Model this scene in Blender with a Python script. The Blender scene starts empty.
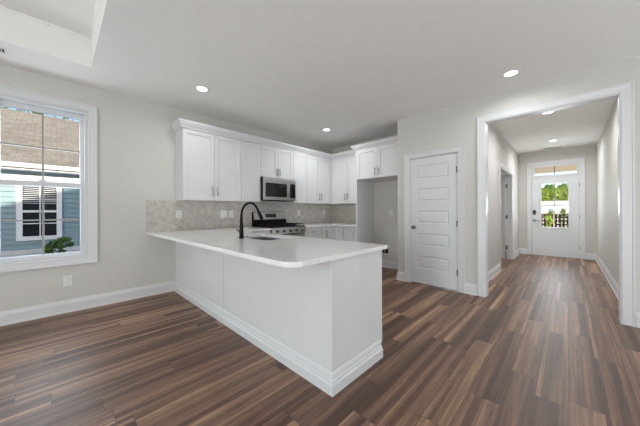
import bpy, bmesh, math, random
from mathutils import Vector, Matrix
random.seed(7)
S = bpy.context.scene
COL = S.collection
PI = math.pi

# ------------------------------------------------------------------ camera
A = math.radians(44.1301); H = 1.1816; FPX = 255.2459
fw = Vector((math.cos(A), math.sin(A), 0)); rt = Vector((math.sin(A), -math.cos(A), 0)); up = Vector((0, 0, 1))
TH = 0.0043
r2 = rt * math.cos(TH) - up * math.sin(TH); u2 = up * math.cos(TH) + rt * math.sin(TH)
cd = bpy.data.cameras.new('camera'); cam = bpy.data.objects.new('camera', cd); COL.objects.link(cam)
M = Matrix((r2, u2, -fw)).transposed().to_4x4(); M.translation = (0, 0, H)
cam.matrix_world = M
cd.sensor_width = 36; cd.lens = 36 * FPX / 640; cd.shift_y = -(213 - 211.3) / 640
cd.clip_start = 0.02; cd.clip_end = 500
S.camera = cam

# ------------------------------------------------------------------ world, sun, daylight, fill lamps, exposure
W = bpy.data.worlds.new('world'); S.world = W; W.use_nodes = True
wn = W.node_tree.nodes; wl = W.node_tree.links
sky = wn.new('ShaderNodeTexSky'); sky.sky_type = 'NISHITA'; sky.sun_disc = False
sky.sun_elevation = math.radians(22); sky.sun_rotation = math.radians(220); sky.air_density = 1.0
sky.dust_density = 1.0; sky.ozone_density = 1.0
bg = wn['Background']; bg.inputs['Strength'].default_value = 0.26
wl.new(sky.outputs[0], bg.inputs[0])

sd = bpy.data.lights.new('sun', 'SUN'); sd.energy = 10.0; sd.angle = math.radians(0.6); sd.color = (1, 0.91, 0.76)
sun = bpy.data.objects.new('sun', sd); COL.objects.link(sun)
sun.rotation_euler = Vector((0.88, 1.0, -0.35)).to_track_quat('-Z', 'Y').to_euler(); sun.location = (-12, -14, 9)

def area(name, loc, direction, sx, sy, power, color=(1, 1, 1), spread=180):
    d = bpy.data.lights.new(name, 'AREA'); d.shape = 'RECTANGLE'; d.size = sx; d.size_y = sy
    d.energy = power; d.color = color; d.spread = math.radians(spread)
    o = bpy.data.objects.new(name, d); COL.objects.link(o); o.location = loc
    o.rotation_euler = Vector(direction).to_track_quat('-Z', 'Z').to_euler()
    return o
DAY = (0.90, 0.985, 1.06)
area('fill_rear', (-3.82, 0.2, 0.6), (1, 0, 0.6), 5.2, 0.9, 298, DAY)  # added low fill lamp at the rear opening, tilted up to brighten the ceiling
area('fill_side', (1.8, -2.92, 0.5), (0, 1, 0.9), 3.0, 0.9, 90, DAY)  # added fill lamp before the solid side wall, aimed up at the ceiling
area('daylight_entry', (9.03, 0.24, 1.35), (-1, 0, 0), 0.5, 1.1, 28, DAY)
area('daylight_window', (-0.11, 4.46, 1.5), (0, -1, -0.15), 0.62, 1.5, 16, DAY)
area('fill_study', (8.80, 2.3, 1.4), (-1, 0, 0), 0.9, 1.3, 30, DAY)  # lamp added to light the side room behind the open door

S.view_settings.view_transform = 'Standard'; S.view_settings.look = 'None'
S.view_settings.exposure = -0.12; S.view_settings.gamma = 1.0; S.view_settings.use_curve_mapping = False
S.cycles.use_denoising = True
S.cycles.max_bounces = 12; S.cycles.diffuse_bounces = 8; S.cycles.transparent_max_bounces = 16
S.cycles.sample_clamp_indirect = 6.0
DOWNLIGHT = 5.5

# ------------------------------------------------------------------ materials
def srgb(r, g, b):
    return tuple(((c / 255) / 12.92 if c / 255 <= 0.04045 else ((c / 255 + 0.055) / 1.055) ** 2.4) for c in (r, g, b)) + (1,)

class NT:
    def __init__(s, name):
        s.m = bpy.data.materials.new(name); s.m.use_nodes = True
        s.t = s.m.node_tree; s.b = s.t.nodes['Principled BSDF']
    def n(s, typ, **kw):
        x = s.t.nodes.new('ShaderNode' + typ)
        for k, v in kw.items(): setattr(x, k, v)
        return x
    def l(s, a, b): s.t.links.new(a, b)
    def val(s, sock, v):
        if hasattr(v, 'is_output'): s.l(v, sock)
        else: sock.default_value = v
    def math(s, op, a, b=None):
        x = s.n('Math', operation=op); s.val(x.inputs[0], a)
        if b is not None: s.val(x.inputs[1], b)
        return x.outputs[0]
    def xyz(s, a, b, c):
        x = s.n('CombineXYZ')
        for i, v in enumerate((a, b, c)): s.val(x.inputs[i], v)
        return x.outputs[0]
    def noise(s, vec, scale, detail=3, rough=0.5):
        x = s.n('TexNoise'); s.l(vec, x.inputs['Vector']); x.inputs['Scale'].default_value = scale
        x.inputs['Detail'].default_value = detail; x.inputs['Roughness'].default_value = rough
        return x.outputs['Fac']
    def ramp(s, fac, stops):
        x = s.n('ValToRGB'); s.l(fac, x.inputs[0]); e = x.color_ramp.elements
        while len(e) < len(stops): e.new(0.5)
        for i, (p, c) in enumerate(stops): e[i].position = p; e[i].color = c
        return x.outputs[0]
    def mix(s, fac, a, b, mode='MIX'):
        x = s.n('Mix', data_type='RGBA', blend_type=mode); s.val(x.inputs[0], fac); s.val(x.inputs[6], a); s.val(x.inputs[7], b)
        return x.outputs[2]
    def bump(s, h, strength, dist=0.01):
        x = s.n('Bump'); x.inputs['Strength'].default_value = strength; x.inputs['Distance'].default_value = dist
        s.l(h, x.inputs['Height']); s.l(x.outputs[0], s.b.inputs['Normal'])
    def obj(s): return s.n('TexCoord').outputs['Object']

def mat(name, col, rough=0.5, metal=0.0, var=0.04, scale=8.0, bump=0.0, bscale=300.0, spec=0.5, stretch=None):
    t = NT(name); c = col if len(col) == 4 else tuple(col) + (1,)
    v = t.obj()
    if stretch:
        mp = t.n('Mapping'); t.l(v, mp.inputs[0]); mp.inputs['Scale'].default_value = stretch; v = mp.outputs[0]
    f = t.noise(v, scale)
    lo = tuple(x * (1 - var) for x in c[:3]) + (1,); hi = tuple(min(1, x * (1 + var)) for x in c[:3]) + (1,)
    t.l(t.ramp(f, [(0.3, lo), (0.7, hi)]), t.b.inputs['Base Color'])
    t.b.inputs['Roughness'].default_value = rough; t.b.inputs['Metallic'].default_value = metal
    t.b.inputs['Specular IOR Level'].default_value = spec
    if bump: t.bump(t.noise(v, bscale, 2), bump, 0.002)
    return t.m

MWALL = mat('wall_paint', srgb(208, 206, 201), 0.75, var=0.01, bump=0.06, bscale=180, spec=0.3)
MCEIL = mat('ceiling_paint', srgb(240, 239, 236), 0.85, var=0.01, bump=0.05, bscale=200, spec=0.2)
MTRIM = mat('trim_paint', srgb(219, 220, 221), 0.35, var=0.01)
MCAB = mat('cabinet_paint', srgb(219, 220, 221), 0.38, var=0.01)
MPEN = mat('panel_paint', srgb(219, 220, 221), 0.42, var=0.01)
MDOOR = mat('door_paint', srgb(220, 222, 224), 0.38, var=0.012)
MQUARTZ = mat('quartz', srgb(236, 236, 235), 0.14, var=0.03, scale=3)
MSTEEL = mat('stainless', (0.58, 0.58, 0.58), 0.28, 1.0, var=0.06, scale=6, stretch=(1, 1, 40))
MCHROME = mat('brushed_nickel', (0.42, 0.41, 0.40), 0.28, 1.0, var=0.04)
MDARKMETAL = mat('dark_nickel', (0.16, 0.155, 0.15), 0.32, 1.0, var=0.05)
MBLACK = mat('matte_black', (0.006, 0.006, 0.0065), 0.5, var=0.1, spec=0.18)
MBLKGLASS = mat('black_glass', (0.008, 0.008, 0.009), 0.06, var=0.1)
MDARKPANE = mat('dark_pane', (0.012, 0.015, 0.018), 0.25, var=0.1, spec=0.25)
MIRON = mat('cast_iron', (0.006, 0.006, 0.006), 0.6, var=0.2, bump=0.2, spec=0.2)
MPLATE = mat('plate_plastic', srgb(232, 231, 228), 0.35, var=0.01)
MHOLE = mat('socket_dark', (0.02, 0.02, 0.02), 0.6)
MSLOT = mat('slot_grey', (0.16, 0.16, 0.16), 0.6)
MGRILLED = mat('grille_dark', srgb(104, 106, 110), 0.4, var=0.02)
MGRILLE = mat('grille_grey', srgb(158, 156, 152), 0.4, var=0.02)
MVINYL = mat('window_vinyl', srgb(214, 216, 220), 0.35, var=0.01)
MGREY = mat('panel_grey', srgb(196, 198, 202), 0.45, var=0.01)
MCREAM = mat('porch_ceiling_board', srgb(247, 240, 224), 0.7, var=0.03)
MCONC = mat('concrete', srgb(205, 208, 212), 0.9, var=0.12, scale=4, bump=0.3, bscale=60)
MROOFD = mat('own_roof_shingle', srgb(95, 90, 86), 0.9, var=0.2, scale=20)
MSOFFIT = mat('soffit_white', srgb(228, 230, 232), 0.6, var=0.02)
MTRUNK = mat('bark', (0.10, 0.075, 0.05), 0.9, var=0.3, scale=20)
MSTONEW = mat('far_house_wall', srgb(160, 182, 204), 0.8, var=0.05)
MFARROOF = mat('far_house_roof', srgb(205, 200, 195), 0.9, var=0.08)
MBLIND = mat('blind_slats', srgb(215, 218, 220), 0.6, var=0.02)

def leafmat(name, c1, c2):
    t = NT(name); f = t.noise(t.obj(), 2.5, 4)
    t.l(t.ramp(f, [(0.35, srgb(*c1)), (0.65, srgb(*c2))]), t.b.inputs['Base Color'])
    t.b.inputs['Roughness'].default_value = 0.6
    return t.m
MLEAFD = leafmat('shrub_leaf', (52, 84, 34), (112, 146, 66))
MLEAFY = leafmat('tree_leaf_bright', (96, 128, 44), (168, 184, 84))
MLEAFG = leafmat('tree_leaf_green', (58, 92, 40), (118, 146, 70))

def glass(name, tint=(1, 1, 1, 1), refl=0.06):
    t = NT(name); nt = t.t; nt.nodes.remove(t.b)
    tr = t.n('BsdfTransparent'); tr.inputs[0].default_value = tint
    gl = t.n('BsdfGlossy'); gl.inputs['Roughness'].default_value = 0.02
    fr = t.n('Fresnel'); fr.inputs[0].default_value = 1.45
    mx = t.n('MixShader'); t.l(t.math('MULTIPLY', fr.outputs[0], refl / 0.04), mx.inputs[0]); t.l(tr.outputs[0], mx.inputs[1]); t.l(gl.outputs[0], mx.inputs[2])
    t.l(mx.outputs[0], nt.nodes['Material Output'].inputs[0])
    return t.m
MGLASS = glass('window_glass', refl=0.0016)

def emit(name, col, st):
    t = NT(name); t.b.inputs['Base Color'].default_value = (1, 1, 1, 1)
    t.b.inputs['Emission Color'].default_value = tuple(col) + (1,); t.b.inputs['Emission Strength'].default_value = st
    return t.m
MLENS = emit('lamp_lens', (1, 0.97, 0.92), 6)

def floor_mat():
    t = NT('wood_plank'); sep = t.n('SeparateXYZ'); t.l(t.obj(), sep.inputs[0]); x, y = sep.outputs[0], sep.outputs[1]
    PW, PL = 0.152, 1.22
    ry = t.math('DIVIDE', y, PW); row = t.math('FLOOR', ry)
    wr = t.n('TexWhiteNoise', noise_dimensions='1D'); t.l(row, wr.inputs['W'])
    cx = t.math('ADD', t.math('DIVIDE', x, PL), t.math('MULTIPLY', wr.outputs[0], 7.31)); colm = t.math('FLOOR', cx)
    wp = t.n('TexWhiteNoise', noise_dimensions='2D'); t.l(t.xyz(row, colm, 0), wp.inputs['Vector']); pr = wp.outputs['Value']
    off = t.math('MULTIPLY', pr, 37.0)
    # broad streaks running along the board, then fine grain
    v1 = t.xyz(t.math('ADD', t.math('MULTIPLY', x, 0.4), off), t.math('MULTIPLY', y, 15.0), off)
    v1b = t.xyz(t.math('ADD', t.math('MULTIPLY', x, 0.8), off), t.math('MULTIPLY', y, 36.0), off)
    s1 = t.math('ADD', t.math('MULTIPLY', t.noise(v1, 1.0, 2, 0.5), 0.68), t.math('MULTIPLY', t.noise(v1b, 1.0, 2, 0.5), 0.32))
    v2 = t.xyz(t.math('ADD', t.math('MULTIPLY', x, 3.0), off), t.math('MULTIPLY', y, 70.0), off)
    s2 = t.noise(v2, 1.0, 5, 0.65)
    v3 = t.xyz(t.math('ADD', t.math('MULTIPLY', x, 9.0), off), t.math('MULTIPLY', y, 45.0), off)
    s3 = t.noise(v3, 1.0, 4, 0.6)
    wav = t.math('MULTIPLY', t.math('SUBTRACT', t.noise(t.xyz(t.math('ADD', t.math('MULTIPLY', x, 1.6), off), t.math('MULTIPLY', y, 6.0), 0), 1.0, 2, 0.5), 0.5), 0.035)
    ss = t.math('FLOOR', t.math('DIVIDE', t.math('ADD', y, wav), 0.043))
    ws = t.n('TexWhiteNoise', noise_dimensions='3D'); t.l(t.xyz(row, colm, ss), ws.inputs['Vector'])
    strip = t.math('MULTIPLY', t.math('SUBTRACT', t.math('POWER', ws.outputs['Value'], 1.6), 0.38), 0.27)
    s1 = t.math('ADD', s1, strip)
    f = t.math('ADD', t.math('MULTIPLY', s1, 0.95), t.math('ADD', t.math('MULTIPLY', t.math('SUBTRACT', s2, 0.5), 0.34), t.math('MULTIPLY', t.math('SUBTRACT', pr, 0.5), 0.20)))
    base = t.ramp(f, [(0.28, srgb(82, 58, 46)), (0.42, srgb(108, 80, 64)), (0.54, srgb(133, 102, 82)), (0.66, srgb(170, 135, 107)), (0.80, srgb(194, 158, 125))])
    dark = t.ramp(s3, [(0.58, (1, 1, 1, 1)), (0.70, (0.60, 0.56, 0.53, 1))])
    c = t.mix(1.0, base, dark, 'MULTIPLY')
    fy = t.math('FRACT', ry); fx = t.math('FRACT', cx)
    ey = t.math('MINIMUM', fy, t.math('SUBTRACT', 1.0, fy)); ex = t.math('MINIMUM', fx, t.math('SUBTRACT', 1.0, fx))
    gap = t.math('MAXIMUM', t.math('LESS_THAN', ey, 0.010), t.math('LESS_THAN', ex, 0.0016))
    c = t.mix(t.math('MULTIPLY', gap, 0.45), c, srgb(48, 34, 27))
    t.l(c, t.b.inputs['Base Color'])
    t.l(t.math('ADD', t.math('MULTIPLY', s2, 0.2), 0.34), t.b.inputs['Roughness'])
    t.b.inputs['Specular IOR Level'].default_value = 0.5
    t.bump(t.math('SUBTRACT', s2, t.math('MULTIPLY', gap, 0.8)), 0.12, 0.002)
    return t.m
MFLOOR = floor_mat()

def splash_mat():
    # small herringbone stone tile: 45 degree bricks on the wall plane
    t = NT('stone_mosaic'); sep = t.n('SeparateXYZ'); t.l(t.obj(), sep.inputs[0])
    h = t.math('ADD', sep.outputs[0], sep.outputs[1])
    mp = t.n('Mapping'); t.l(t.xyz(h, sep.outputs[2], 0), mp.inputs[0]); mp.inputs['Rotation'].default_value = (0, 0, PI / 4)
    br = t.n('TexBrick'); t.l(mp.outputs[0], br.inputs['Vector'])
    br.inputs['Scale'].default_value = 1.0; br.inputs['Brick Width'].default_value = 0.075; br.inputs['Row Height'].default_value = 0.025
    br.inputs['Mortar Size'].default_value = 0.0016; br.inputs['Color1'].default_value = srgb(208, 203, 196); br.inputs['Color2'].default_value = srgb(172, 167, 160)
    br.inputs['Mortar'].default_value = srgb(204, 200, 194); br.inputs['Bias'].default_value = -0.1
    n = t.noise(mp.outputs[0], 14, 4, 0.6)
    c = t.mix(0.55, br.outputs['Color'], t.ramp(n, [(0.3, srgb(160, 154, 147)), (0.7, srgb(214, 210, 204))]))
    t.l(c, t.b.inputs['Base Color']); t.b.inputs['Roughness'].default_value = 0.3
    t.bump(br.outputs['Fac'], -0.15, 0.002)
    return t.m
MSPLASH = splash_mat()

def shingle_mat(name, c1, c2):
    t = NT(name); sep = t.n('SeparateXYZ'); t.l(t.obj(), sep.inputs[0])
    br = t.n('TexBrick'); t.l(t.xyz(sep.outputs[0], t.math('MULTIPLY', sep.outputs[1], 1.12), 0), br.inputs['Vector'])
    br.inputs['Scale'].default_value = 1.0; br.inputs['Brick Width'].default_value = 0.3; br.inputs['Row Height'].default_value = 0.26
    br.inputs['Mortar Size'].default_value = 0.008; br.inputs['Color1'].default_value = srgb(*c1); br.inputs['Color2'].default_value = srgb(*c2)
    br.inputs['Mortar'].default_value = srgb(*[int(c * 0.7) for c in c2])
    n = t.noise(t.obj(), 6, 4)
    t.l(t.mix(0.5, br.outputs['Color'], t.ramp(n, [(0.3, srgb(*c2)), (0.7, srgb(*c1))])), t.b.inputs['Base Color'])
    t.b.inputs['Roughness'].default_value = 0.9; t.bump(br.outputs['Fac'], -0.6, 0.02)
    return t.m
MSHINGLE = shingle_mat('neighbor_shingle', (146, 140, 131), (112, 106, 98))
MSIDING = mat('blue_siding', srgb(134, 158, 166), 0.7, var=0.04, scale=5)

def ground_mat():
    t = NT('ground'); f = t.noise(t.obj(), 0.6, 5); g = t.noise(t.obj(), 25, 3)
    c = t.ramp(f, [(0.3, srgb(206, 176, 140)), (0.7, srgb(226, 204, 170))])
    t.l(t.mix(0.25, c, t.ramp(g, [(0.3, srgb(170, 140, 105)), (0.7, srgb(235, 215, 185))])), t.b.inputs['Base Color'])
    t.b.inputs['Roughness'].default_value = 0.95
    return t.m
MGROUND = ground_mat()

# ------------------------------------------------------------------ mesh helpers
class MB:
    """collects shapes, then links them as ONE mesh object"""
    def __init__(s): s.bm = bmesh.new()
    def box(s, x0, x1, y0, y1, z0, z1, bev=0.0):
        x0, x1 = min(x0, x1), max(x0, x1); y0, y1 = min(y0, y1), max(y0, y1); z0, z1 = min(z0, z1), max(z0, z1)
        vs = [s.bm.verts.new((x, y, z)) for x in (x0, x1) for y in (y0, y1) for z in (z0, z1)]
        fs = [s.bm.faces.new([vs[i] for i in q]) for q in ((0, 1, 3, 2), (4, 6, 7, 5), (0, 4, 5, 1), (2, 3, 7, 6), (0, 2, 6, 4), (1, 5, 7, 3))]
        if bev:
            es = list({e for f in fs for e in f.edges})
            bmesh.ops.bevel(s.bm, geom=es, offset=bev, segments=2, affect='EDGES', profile=0.5)
        return s
    def tube(s, pts, rad, seg=12, caps=True):
        pts = [Vector(p) for p in pts]; n = len(pts)
        rad = rad if isinstance(rad, (list, tuple)) else [rad] * n
        tang = [(pts[min(i + 1, n - 1)] - pts[max(i - 1, 0)]).normalized() for i in range(n)]
        ref = Vector((0, 0, 1)) if abs(tang[0].z) < 0.9 else Vector((1, 0, 0))
        nx = tang[0].cross(ref).normalized(); rings = []
        for i in range(n):
            nx = (nx - tang[i] * nx.dot(tang[i])).normalized(); ny = tang[i].cross(nx)
            rings.append([s.bm.verts.new(pts[i] + (nx * math.cos(2 * PI * k / seg) + ny * math.sin(2 * PI * k / seg)) * rad[i]) for k in range(seg)])
        for a, b in zip(rings, rings[1:]):
            for k in range(seg):
                f = s.bm.faces.new((a[k], a[(k + 1) % seg], b[(k + 1) % seg], b[k])); f.smooth = True
        if caps:
            s.bm.faces.new(rings[0][::-1]); s.bm.faces.new(rings[-1])
        return s
    def disc(s, c, r, z, seg=32):
        s.bm.faces.new([s.bm.verts.new((c[0] + r * math.cos(-2 * PI * k / seg), c[1] + r * math.sin(-2 * PI * k / seg), z)) for k in range(seg)])
        return s
    def ring(s, c, r0, r1, z0, z1, seg=32):
        L = []
        for r, z in ((r0, z1), (r0, z0), (r1, z0 + 0.003), (r1, z1)):
            L.append([s.bm.verts.new((c[0] + r * math.cos(2 * PI * k / seg), c[1] + r * math.sin(2 * PI * k / seg), z)) for k in range(seg)])
        for i in range(4):
            a, b = L[i], L[(i + 1) % 4]
            for k in range(seg): s.bm.faces.new((a[k], a[(k + 1) % seg], b[(k + 1) % seg], b[k]))
        return s
    def sweep(s, path, N, prof, closed=False):
        """mitred sweep of profile (a: sideways = N x dir, b: along N) along a path lying in the plane of normal N"""
        N = Vector(N).normalized(); P = [Vector(p) for p in path]; n = len(P); rings = []
        for i in range(n):
            d0 = (P[i] - P[i - 1]).normalized() if (closed or i > 0) else None
            d1 = (P[(i + 1) % n] - P[i]).normalized() if (closed or i < n - 1) else None
            s0 = N.cross(d0) if d0 else N.cross(d1); s1 = N.cross(d1) if d1 else N.cross(d0)
            m = (s0 + s1); m = m / m.length if m.length > 1e-6 else s0
            m = m / max(0.2, m.dot(s0))
            rings.append([s.bm.verts.new(P[i] + m * a + N * b) for a, b in prof])
        k = len(prof); R = list(zip(rings, rings[1:])) + ([(rings[-1], rings[0])] if closed else [])
        for a, b in R:
            for j in range(k): s.bm.faces.new((a[j], a[(j + 1) % k], b[(j + 1) % k], b[j]))
        if not closed:
            s.bm.faces.new(rings[0]); s.bm.faces.new(rings[-1][::-1])
        return s
    def poly(s, pts, z0, z1):
        """vertical prism of an xy polygon"""
        a = [s.bm.verts.new((x, y, z0)) for x, y in pts]; b = [s.bm.verts.new((x, y, z1)) for x, y in pts]; n = len(pts)
        s.bm.faces.new(a[::-1]); s.bm.faces.new(b)
        for i in range(n): s.bm.faces.new((a[i], a[(i + 1) % n], b[(i + 1) % n], b[i]))
        return s
    def prism(s, pts, d):
        """polygon of 3d points extruded by vector d"""
        d = Vector(d); a = [s.bm.verts.new(Vector(p)) for p in pts]; b = [s.bm.verts.new(Vector(p) + d) for p in pts]; n = len(pts)
        s.bm.faces.new(a[::-1]); s.bm.faces.new(b)
        for i in range(n): s.bm.faces.new((a[i], a[(i + 1) % n], b[(i + 1) % n], b[i]))
        return s
    def leaves(s, blobs, n, size):
        for _ in range(n):
            c, r = random.choice(blobs)
            while True:
                v = Vector((random.uniform(-1, 1), random.uniform(-1, 1), random.uniform(-1, 1)))
                if 0.25 < v.length < 1: break
            p = Vector(c) + Vector((v.x * r[0], v.y * r[1], v.z * r[2]))
            a = Vector((random.gauss(0, 1), random.gauss(0, 1), random.gauss(0, 1))).normalized()
            b = a.orthogonal().normalized(); k = size * random.uniform(0.6, 1.3)
            q = [p + a * k, p + b * k * 0.45, p - a * k, p - b * k * 0.45]
            s.bm.faces.new([s.bm.verts.new(w) for w in q])
        return s
    def build(s, name, m, parent=None, bevel=0.0, loc=None):
        bmesh.ops.recalc_face_normals(s.bm, faces=s.bm.faces[:])
        me = bpy.data.meshes.new(name); 
        o = bpy.data.objects.new(name, me); COL.objects.link(o)
        if loc is not None:      # place the origin at loc, shapes were given in world space
            bmesh.ops.translate(s.bm, verts=s.bm.verts[:], vec=-Vector(loc)); o.location = loc
        s.bm.to_mesh(me); s.bm.free(); me.materials.append(m)
        if bevel:
            b = o.modifiers.new('bevel', 'BEVEL'); b.width = bevel; b.segments = 2; b.limit_method = 'ANGLE'; b.angle_limit = math.radians(50)
        if parent is not None:
            o.parent = parent; o.matrix_parent_inverse = parent_world(parent).inverted()
        return o

def parent_world(p):
    m = Matrix.Translation(p.location) @ p.rotation_euler.to_matrix().to_4x4()
    return m if p.parent is None else parent_world(p.parent) @ p.matrix_parent_inverse @ m

def tag(o, label=None, cat=None, group=None, kind=None):
    if label: o['label'] = label
    if cat: o['category'] = cat
    if group: o['group'] = group
    if kind: o['kind'] = kind
    return o
def thing(name, loc, label, cat, group=None, kind=None):
    o = bpy.data.objects.new(name, None); COL.objects.link(o); o.location = loc; o.empty_display_size = 0.1
    return tag(o, label, cat, group, kind)
def struct(o, label, cat): return tag(o, label, cat, kind='structure')

# ------------------------------------------------------------------ room shell
YL = 4.252       # face of window wall
XD = 4.077       # face of pantry-door wall
XB = 4.82        # face of kitchen back wall
XE = 8.873       # face of entry wall
HL, HR = 0.967, -0.496
CE = 2.74; TRAY = (-3.3, 0.262, -2.4, 3.68, 3.05)
XR, YR = -3.9, -3.0

def wall_with_holes(axis, c0, c1, s0, s1, z1, holes, m=None):
    """wall slab; axis 'y': runs along x at y in c0..c1.  holes: (a0, a1, z0, z1)"""
    m = m or MB()
    def bx(a0, a1, za, zb):
        if a1 - a0 < 1e-4 or zb - za < 1e-4: return
        if axis == 'y': m.box(a0, a1, c0, c1, za, zb)
        else: m.box(c0, c1, a0, a1, za, zb)
    cur = s0
    for a0, a1, za, zb in sorted(holes):
        bx(cur, a0, 0, z1); bx(a0, a1, 0, za); bx(a0, a1, zb, z1); cur = a1
    bx(cur, s1, 0, z1)
    return m

struct(MB().box(XR, XE + 0.13, YR, YL + 0.15, -0.14, 0).build('floor', MFLOOR), 'brown wood plank floor with light and dark streaks through room and hall', 'floor')
m = MB(); x0, x1, y0, y1, zt = TRAY
m.box(XR - 0.15, x0, YR - 0.15, YL + 0.15, CE, CE + 0.06); m.box(x1, XE + 0.13, YR - 0.15, YL + 0.15, CE, CE + 0.06)
m.box(x0, x1, YR - 0.15, y0, CE, CE + 0.06); m.box(x0, x1, y1, YL + 0.15, CE, CE + 0.06)
m.box(x0 - 0.05, x0, y0 - 0.05, y1 + 0.05, CE + 0.06, zt + 0.05); m.box(x1, x1 + 0.05, y0 - 0.05, y1 + 0.05, CE + 0.06, zt + 0.05)
m.box(x0, x1, y0 - 0.05, y0, CE + 0.06, zt + 0.05); m.box(x0, x1, y1, y1 + 0.05, CE + 0.06, zt + 0.05); m.box(x0, x1, y0, y1, zt, zt + 0.05)
struct(m.build('ceiling', MCEIL), 'smooth off white ceiling with a raised tray over the living room', 'ceiling')
tp = [(0, 0), (0, -0.02), (0.012, -0.012), (0.014, 0)]
struct(MB().sweep([(x0, y0, zt), (x1, y0, zt), (x1, y1, zt), (x0, y1, zt)], (0, 0, 1), tp, closed=True).build('trim_1', MCEIL), 'crown strip around the top of the ceiling tray', 'trim')

WX0, WX1, WZ0, WZ1 = -0.489, 0.267, 0.645, 2.42
struct(wall_with_holes('y', YL, YL + 0.15, XR - 0.15, XB + 0.12, CE + 0.03, [(WX0, WX1, WZ0, WZ1)]).build('wall_left', MWALL), 'greige wall holding the window and the long run of kitchen cabinets', 'wall')
struct(MB().box(XB, XB + 0.12, 1.97, YL, 0, CE + 0.03).build('wall_back', MWALL), 'greige kitchen back wall behind the refrigerator space', 'wall')
PD0, PD1, PDZ = 1.147, 1.882, 2.045
OP0, OP1, OPZ = -0.405, 0.815, 2.40
struct(wall_with_holes('x', XD, XD + 0.123, YR, 2.093, CE + 0.03, [(PD0, PD1, 0, PDZ), (OP0, OP1, 0, OPZ)]).build('wall_centre', MWALL), 'greige wall with the white panelled door and the wide cased opening', 'wall')
struct(MB().box(XD + 0.123, XB, 1.97, 2.093, 0, CE + 0.03).build('wall_alcove', MWALL), 'short greige wall returning beside the refrigerator space', 'wall')
HD0, HD1, HDZ = 6.15, 7.68, 2.045
struct(wall_with_holes('y', HL, HL + 0.12, XD + 0.123, XE, CE + 0.03, [(HD0, HD1, 0, HDZ)]).build('wall_hall_left', MWALL), 'left wall of the entry hall with the open doorway', 'wall')
struct(MB().box(XD + 0.123, XE, HR - 0.12, HR, 0, CE + 0.03).build('wall_hall_right', MWALL), 'plain right wall of the entry hall', 'wall')
FD0, FD1, FDZ = -0.222, 0.700, 2.375
struct(wall_with_holes('x', XE, XE + 0.13, HR - 0.12, 3.6, CE + 0.03, [(FD0, FD1, 0, FDZ), (1.85, 2.75, 0.7, 2.1)]).build('wall_entry', MWALL), 'end wall of the hall around the glazed front door', 'wall')
struct(MB().box(XB + 0.12, XE, 3.48, 3.6, 0, CE + 0.03).build('wall_study', MWALL), 'far wall of the side room off the hall', 'wall')
struct(wall_with_holes('x', XR - 0.15, XR, YR - 0.15, YL, CE + 0.03, [(-2.5, 3.0, 0.02, 2.45)]).build('wall_rear', MWALL), 'living room rear wall with the wide glazed patio opening', 'wall')
struct(MB().box(XR, XD + 0.123, YR - 0.15, YR, 0, CE + 0.03).build('wall_right', MWALL), 'living room side wall away from the kitchen', 'wall')

# unseen own roof shaped to cast the slanted shadow next door, sun-blocking wall, porches
m = MB(); RX0, RX1 = -10.3, 12.0; YE, ZE, ZRG = 4.85, 2.86, 6.22
m.prism([(RX0, YE, ZE), (RX0, 0, ZRG), (RX0, -YE, ZE), (RX0, -YE, ZE + 0.12), (RX0, 0, ZRG + 0.14), (RX0, YE, ZE + 0.12)], (RX1 - RX0, 0, 0))
for gx in (RX0 + 0.15, RX1 - 0.3): m.prism([(gx, 4.6, ZE + 0.1), (gx, 0, ZRG - 0.05), (gx, -4.6, ZE + 0.1)], (0.1, 0, 0))
struct(m.build('roof', MROOFD), 'unseen gabled roof over the house, shaped to shade the neighbor wall', 'roof')
struct(MB().box(RX0, XR - 0.15, YR - 0.15, YR, -0.14, 2.9).build('wall_sun_block', MWALL), 'added unseen wall blocking the sun from the rear opening', 'wall')  # unseen, added only to keep low sun out of the rear opening
struct(MB().box(XE + 0.13, 11.9, -3.0, 3.6, -0.16, -0.03).build('porch_floor', MCONC), 'concrete floor of the front porch', 'floor')
struct(MB().box(XE + 0.13, 12.5, -3.2, 3.8, 2.55, 2.62).build('porch_ceiling', MCREAM), 'cream board ceiling of the front porch', 'ceiling')

# ground: level round the house, rising beyond the street
m = MB(); gx = [-40, -10, 5, 14, 20, 28, 38, 50, 62, 110]; gz = [-0.145, -0.145, -0.145, -0.145, -0.22, -0.1, 0.25, 0.62, 0.7, 0.7]; gy = [-70, -25, -6, 6, 25, 70]
g = [[m.bm.verts.new((x, y, z - (0.02 if abs(x) < 13 else 0))) for y in gy] for x, z in zip(gx, gz)]
for i in range(len(gx) - 1):
    for j in range(len(gy) - 1): m.bm.faces.new((g[i][j], g[i + 1][j], g[i + 1][j + 1], g[i][j + 1]))
struct(m.build('ground', MGROUND), 'pale sandy ground outside the house', 'ground')
struct(MB().box(-9, 9, 4.9, 12.22, -0.2, -0.135).build('side_path', MCONC), 'pale concrete strip between the two houses', 'path')

# baseboards
BP = [(0, 0), (0.024, 0), (0.024, 0.012), (0.017, 0.02), (0.017, 0.105), (0.012, 0.122), (0.008, 0.135), (0.005, 0.148), (0, 0.148)]
CW = 0.088
def baseboard(name, path, label, flip=False):
    p = [(-a, b) for a, b in BP] if flip else BP
    struct(MB().sweep([(x, y, 0) for x, y in path], (0, 0, 1), p).build(name, MTRIM), label, 'baseboard')
baseboard('baseboard_left', [(1.243, YL), (XR, YL)], 'white baseboard under the window up to the peninsula')
baseboard('baseboard_alcove', [(XD, PD1 + CW - 0.01), (XD, 2.093), (XB, 2.093), (XB, 3.03)], 'white baseboard from the panelled door round the refrigerator space')
baseboard('baseboard_centre', [(XD, OP1 + CW), (XD, PD0 - CW + 0.01)], 'short white baseboard between the panelled door and the cased opening')
baseboard('baseboard_right', [(XD, YR), (XD, OP0 - CW)], 'white baseboard right of the cased opening')
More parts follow.
